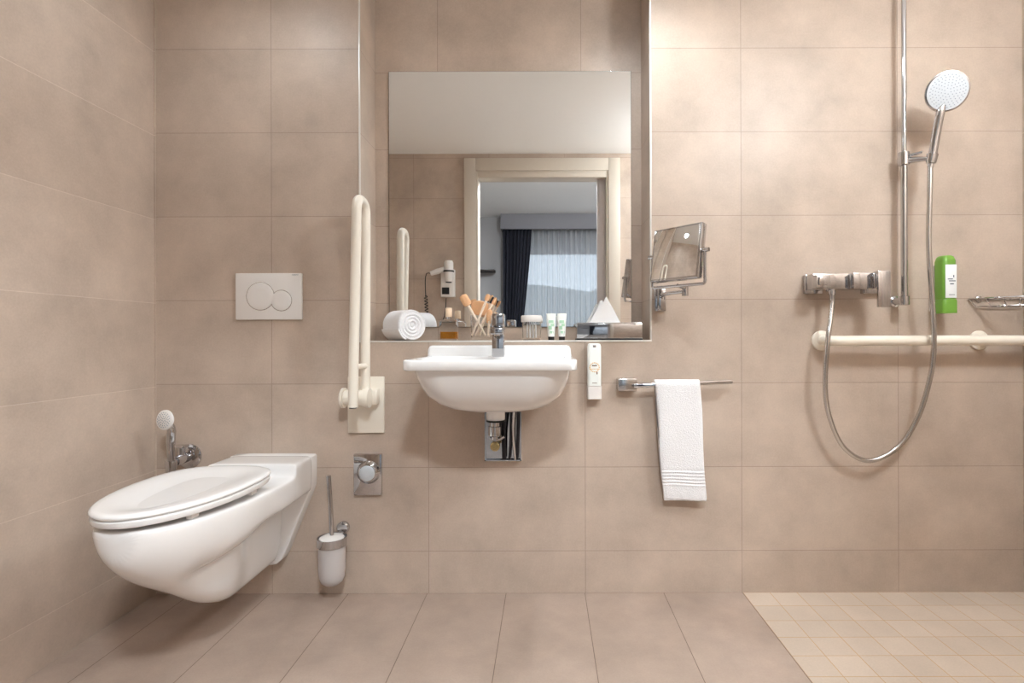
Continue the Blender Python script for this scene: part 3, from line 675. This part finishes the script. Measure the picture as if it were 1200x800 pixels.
for i in range(0, len(rim), 3): b.tube([rim[i], bot[i]], .0018, 6)
for i in range(7):
    x = bx + .045 + i * .022; yy = -min(.155, .05 + (x - bx) * .9); b.tube([(x, -.010, zr - .029), (x, yy, zr - .029)], .0018, 6)
obj('cross_wires', b, 'chrome', t)
obj('wall_fixing', B().lathe((bx + .04, 0, zr), (0, -1, 0), [(0, .012), (.006, .012), (.009, .008)], 20), 'chrome', t)

# ------------------------------------------------------------------ things on the ledge
LZ = NZ + .0013
# towel roll
fa, fb = Vector((-.520, .035, 0)), Vector((-.615, .135, 0)); rr0 = .0605
dv = (fb - fa); ln = dv.length; dv.normalize(); cz = LZ + rr0
b = B(); u = Vector((-dv.y, dv.x, 0)); v = Vector((0, 0, 1)); rs = []
prof = [(-.001, .004), (.004, .010), (-.002, .017), (.004, .023), (-.002, .030), (.004, .036), (-.002, .043), (.003, .048), (-.001, .056), (.006, rr0 - .001)]
nr = 22
for i in range(nr + 1): prof.append((.010 + (ln - .02) * i / nr, rr0 - (.0022 if i % 2 else 0)))
prof += [(ln - .004, rr0 - .003), (ln, rr0 - .012), (ln - .004, .02), (ln, .004)]
c0 = Vector((fa.x, fa.y, cz))
for tt, rad in prof: rs.append([b.bm.verts.new(c0 + dv * tt + (u * math.cos(2 * PI * i / 40) + v * math.sin(2 * PI * i / 40)) * rad) for i in range(40)])
b.bridge(rs)
t = thing('rolled_towel', 'white rolled towel lying at the left end of the niche ledge', 'towel', (fa.x, fa.y, LZ))
obj('roll', b, 'towel', t, sharp=80)
arc = [math.radians(a) for a in range(262, 347, 6)]
lp = []
for tt in (-.003, ln * .25, ln * .5, ln * .75, ln * .97):
    lp.append([c0 + dv * tt + (u * math.cos(a) + v * math.sin(a)) * (rr0 + .0045) for a in arc if c0.z + math.sin(a) * (rr0 + .0045) > LZ + .0005] + [c0 + dv * tt + (u * math.cos(a) + v * math.sin(a)) * (rr0 - .002) for a in reversed(arc) if c0.z + math.sin(a) * (rr0 + .0045) > LZ + .0005])
obj('loose_edge', B().loft(lp), 'towel', t, sharp=80)

# perfume-like bottle
bc = Vector((at(526, 398, -.075).x, .075, LZ))
t = thing('diffuser_bottle', 'clear bottle with amber liquid and pale wooden cap on the niche ledge', 'bottle', bc)
obj('glass_body', B().loft([rrxy(bc.x, .034, bc.y - .020, bc.y + .020, LZ, .006), rrxy(bc.x, .035, bc.y - .021, bc.y + .021, LZ + .004, .007), rrxy(bc.x, .035, bc.y - .021, bc.y + .021, LZ + .074, .007), rrxy(bc.x, .030, bc.y - .017, bc.y + .017, LZ + .080, .007), rrxy(bc.x, .012, bc.y - .010, bc.y + .010, LZ + .084, .006)]), 'glass', t)
obj('liquid', B().loft([rrxy(bc.x, .0305, bc.y - .017, bc.y + .017, LZ + .007, .006), rrxy(bc.x, .0305, bc.y - .017, bc.y + .017, LZ + .034, .006)]), 'amber', t)
obj('neck', B().cyl((bc.x, bc.y, LZ + .083), (bc.x, bc.y, LZ + .096), .0075), 'chrome', t)
obj('cap', B().lathe((bc.x, bc.y, LZ + .093), (0, 0, 1), [(0, .0125), (.002, .013), (.034, .013), (.036, .0115)], 24), 'cap_wood', t)

# glass with wooden brushes
gc = Vector((at(564, 398, -.065).x, .065, LZ)); gr, gh = .043, .098
t = thing('glass_tumbler', 'clear glass tumbler holding wooden brushes beside the tap', 'glass', gc)
obj('tumbler', B().lathe(gc, (0, 0, 1), [(0, gr - .006), (.002, gr - .004), (gh, gr), (gh, gr - .0022), (.012, gr - .0065), (.011, .004)], 40), 'glass', t)
def stick(name, label, cat, px0, py0, px1, py1, d0, d1, head, mat='wood_light', hmat='wood', grp='wooden grooming tools in the tumbler'):
    a, e = at(px0, py0, d0), at(px1, py1, d1)
    a.z = max(a.z, LZ + .013)
    dz = (e - a).normalized()
    t = thing(name, label, cat, a, grp)
    hl = head[1] if head else 0
    obj('handle', B().tube([a, a + (e - a) * .5, e - dz * hl * .8], [.0042, .0048, .005], 10), mat, t)
    u = dz.cross(Vector((0, 1, 0))).normalized(); w = dz.cross(u)
    if head and head[0] == 'oval':
        hw, hl, th = head[2], head[1], head[3]; rs = []; b = B()
        for i in range(13):
            s = -1 + 2 * i / 12; k = max(.03, math.sqrt(max(0, 1 - abs(s) ** 5)))
            c = e - dz * hl / 2 + dz * s * hl / 2
            rs.append([b.bm.verts.new(c + u * math.cos(2 * PI * j / 20) * hw * k + w * math.sin(2 * PI * j / 20) * th * min(1, k * 1.4)) for j in range(20)])
        obj('head', b.bridge(rs), hmat, t)
    elif head and head[0] == 'brush':
        hl = head[1]
        obj('head', B().tube([e - dz * hl, e - dz * hl * .5, e], [.005, .0062, .005], 10), hmat, t)
        b = B()
        for i in range(7):
            c = e - dz * (hl * .95) + dz * hl * .13 * i
            b.cyl(c + u * .004, c + u * .014, .0022, n=6)
        obj('bristles', b, 'rubber' if head[2] else 'plastic', t)
    return t
stick('wooden_hairbrush', 'wooden hairbrush leaning left in the tumbler, its square end highest', 'brush', 569, 393, 541.5, 345, -.055, -.045, ('oval', .052, .017, .009))
stick('wooden_paddle', 'broad wooden paddle brush in the middle of the tumbler', 'brush', 560, 393, 563, 352, -.09, -.085, ('oval', .062, .034, .008))
stick('bamboo_toothbrush', 'pale rounded wooden stick leaning right at the front of the tumbler', 'toothbrush', 553, 393, 573, 344.5, -.05, -.05, ('oval', .03, .0095, .006))
stick('bamboo_toothbrush', 'wooden toothbrush with dark bristles furthest right in the tumbler', 'toothbrush', 557, 393, 581, 348.5, -.072, -.08, ('brush', .03, True))
stick('bamboo_toothbrush', 'wooden toothbrush with dark bristles just behind the rounded stick', 'toothbrush', 562, 393, 577, 346, -.085, -.10, ('brush', .03, True))
stick('wooden_comb', 'small wooden comb standing at the right edge inside the tumbler', 'comb', 572, 393, 574, 362, -.068, -.07, ('oval', .06, .012, .004))

# cotton jar
jc = Vector((at(623, 398, -.075).x, .075, LZ))
t = thing('glass_jar', 'small clear glass jar with white lid on the ledge right of the tap', 'jar', jc)
obj('jar_body', B().lathe(jc, (0, 0, 1), [(0, .034), (.003, .037), (.068, .037), (.072, .034), (.072, .032), (.066, .0345), (.009, .0345), (.008, .004)], 36), 'glass', t)
obj('lid', B().lathe(jc + Vector((0, 0, .072)), (0, 0, 1), [(0, .0405), (.002, .042), (.022, .042), (.026, .039)], 36), 'plastic', t)
b = B()
for i in range(4): b.cyl(jc + Vector((-.018 + i * .012, .004 * (-1) ** i, .01)), jc + Vector((-.017 + i * .011, .003 * (-1) ** i, .062)), .0035, n=10)
obj('cotton_buds', b, 'tissue', t)

# mini tubes
def mini(px, label):
    c = Vector((at(px, 398, -.07).x, .07, LZ))
    t = thing('mini_tube', label, 'tube', c, 'mini toiletry tubes on the ledge')
    obj('cap', B().lathe(c, (0, 0, 1), [(0, .0115), (.001, .012), (.014, .012), (.015, .011)], 24), 'rubber', t)
    b = B(); rs = []
    for i in range(13):
        s = i / 12; z = LZ + .014 + .092 * s; hx_ = .0135 + .0055 * s; hy = .0125 * (1 - s) ** .8 + .0012
        rs.append([b.bm.verts.new((c.x + hx_ * math.cos(2 * PI * j / 24), c.y + hy * math.sin(2 * PI * j / 24), z)) for j in range(24)])
    body = obj('tube_body', b.bridge(rs), 'tube', t)
    b = B()
    for x0, x1, s0, s1 in ((-.011, .002, .30, .46), (-.002, .011, .44, .56), (-.010, .009, .58, .70), (-.006, .010, .14, .24)):
        hy = .0125 * (1 - s0) ** .8 + .0012
        p = [(x0, s0), (x1, s0), (x1, s1), (x0, s1)]
        lo, hi = [], []
        b.loft([[(c.x + x, c.y - (.0125 * (1 - s) ** .8 + .0012) * math.sqrt(max(0, 1 - (x / (.0135 + .0055 * s)) ** 2)) - .0004, LZ + .014 + .092 * s) for x in (x0, (x0 + x1) / 2, x1)] + [(c.x + x, c.y - (.0125 * (1 - s) ** .8 + .0012) * math.sqrt(max(0, 1 - (x / (.0135 + .0055 * s)) ** 2)) + .0004, LZ + .014 + .092 * s) for x in (x1, (x0 + x1) / 2, x0)] for s in (s0, (s0 + s1) / 2, s1)])
    obj('print', b, 'mint', body)
    return t
def copy_tree(o, parent=None):
    c = o.copy(); C.objects.link(c); c.parent = parent
    for ch in o.children: copy_tree(ch, c)
    return c
m1 = mini(646, 'small white and mint tube on a black cap beside the glass jar')
m2 = copy_tree(m1); m2.location.x = at(658.5, 398, -.07).x; m2['label'] = 'small white and mint tube on a black cap nearer the tissue box'

# tissue box
k0, k1 = at(676, 397.5, -.02), at(753, 378.5, -.02)
ty0, ty1 = .02, .135
t = thing('tissue_box', 'mirror-polished tissue box at the right end of the niche ledge', 'tissue box', ((k0.x + k1.x) / 2, .07, LZ))
obj('base', B().box(k0.x, k1.x, ty0 - .001, ty1 + .001, LZ, LZ + .006), 'rubber', t)
obj('box', B().box(k0.x, k1.x, ty0, ty1, LZ + .006, k1.z - .001, .002), 'chrome', t)
obj('top_rim', B().box(k0.x + .003, k1.x - .003, ty0 + .002, ty1 - .002, k1.z - .002, k1.z + .003, .001), 'steel', t)
tx0, tx1, txp = at(691, 378, -.06).x, at(726.5, 378, -.06).x, at(710.5, 347.5, -.06)
zt0 = k1.z + .0032
b = B()
b.loft([[(tx0 + .012, .05, zt0), (tx1, .05, zt0), (tx1 - .004, .078, zt0), (tx0 + .02, .078, zt0)], [(txp.x - .030, .056, zt0 + .045), (txp.x + .032, .055, zt0 + .045), (txp.x + .03, .070, zt0 + .045), (txp.x - .026, .070, zt0 + .045)], [(txp.x - .001, .060, txp.z), (txp.x + .001, .060, txp.z), (txp.x + .001, .064, txp.z - .002), (txp.x - .001, .064, txp.z - .002)]])
b.loft([[(tx0, .07, zt0), (tx1 - .02, .074, zt0), (tx1 - .02, .088, zt0), (tx0 + .01, .09, zt0)], [(tx0 + .026, .074, zt0 + .045), (tx1 - .035, .075, zt0 + .045), (tx1 - .035, .085, zt0 + .045), (tx0 + .03, .085, zt0 + .045)], [(txp.x - .020, .078, txp.z - .014), (txp.x - .015, .078, txp.z - .014), (txp.x - .015, .081, txp.z - .014), (txp.x - .02, .081, txp.z - .014)]])
tag(obj('tissue', b, 'tissue', loc=((tx0 + tx1) / 2, .065, zt0), sharp=20), 'white folded tissue standing up like a peak from the polished box', 'tissue')

# ------------------------------------------------------------------ hair dryer on the wall by the door (seen in the mirror)
def rf(px, py, out=0.0):
    """point on the door wall from its place in the mirror"""
    d = (2 * (ND - .006) + DIST + (-YD)) - 0.0 - out
    return Vector(((px - VX) * d / F, YD + out, EYE - (py - VY) * d / F))
t = thing('wall_hair_dryer', 'white hair dryer in its wall holder on the door wall, seen in the mirror', 'hair dryer', rf(526, 348))
a, e = rf(518, 348), rf(534, 316)
hb = obj('wall_unit', B().box(a.x, e.x, YD, YD + .05, a.z, e.z, .006), 'plastic', t)
a2, e2 = rf(519.5, 345), rf(528, 337)
obj('socket', B().box(a2.x, e2.x, YD + .05, YD + .053, a2.z, e2.z, .001), 'dark', hb)
q0, q1 = rf(526, 330, .09), rf(526, 306, .09)
obj('barrel', B().lathe(q0, (q1 - q0), [(0, .022), (.004, .026), (.05, .034), (.10, .036), (.15, .036), (.165, .030)], 28), 'plastic', t)
obj('air_grille', B().cyl(q0 + Vector((0, 0, .001)), q0 - Vector((0, 0, .006)), .024), 'dark', t)
rg = rf(526, 317.5, .09)
b = B(); b.lathe(rg + Vector((0, 0, -.006)), (0, 0, 1), [(0, .037), (0, .041), (.012, .041), (.012, .037)], 28, False, False); obj('holder_ring', b, 'dark', t, mods=[('SOLIDIFY', dict(thickness=0.002))])
h0, h1 = rf(521, 315, .09), rf(505, 320, .09)
obj('handle', B().tube([h0, (h0 + h1) / 2, h1], [.020, .022, .018], 16), 'plastic', t)
pts = [h1, rf(500, 320, .085), rf(498.5, 330, .06)]; z0 = rf(499, 347).z
b0 = rf(499, 346, .05)
pts += [b0]
for i in range(60):
    a = i * 2 * PI / 8; pts.append(b0 + Vector((.012 * math.sin(a) + .010 * i / 60, .012 * math.cos(a), -.003 * i)))
pts += [rf(505, 380, .05), rf(513, 385, .04), rf(521, 370, .03), rf(523, 349, .03)]
obj('cord', B().tube(smoothpath(pts, 2), .0035, 6), 'dark', t)

# ------------------------------------------------------------------ camera and view
cam = bpy.data.cameras.new('camera'); co = bpy.data.objects.new('camera', cam); C.objects.link(co)
cam.sensor_fit = 'HORIZONTAL'; cam.sensor_width = 36; cam.lens = F / 1200 * 36
cam.shift_x = (600 - VX) / 1200; cam.shift_y = -(400 - VY) / 1200
cam.clip_start = 0.02
co.matrix_world = Matrix.Translation((0, -DIST, EYE)) @ Matrix.Rotation(PI / 2, 4, 'X') @ Matrix.Rotation(-ROLL, 4, 'Z')
sc = bpy.context.scene; sc.camera = co
sc.view_settings.view_transform = 'Standard'; sc.view_settings.look = 'None'; sc.view_settings.gamma = 1; sc.view_settings.use_curve_mapping = False
sc.view_settings.exposure = 1.02
cy = sc.cycles; cy.max_bounces = 14; cy.diffuse_bounces = 6; cy.glossy_bounces = 8; cy.transmission_bounces = 12; cy.transparent_max_bounces = 16; cy.sample_clamp_indirect = 8
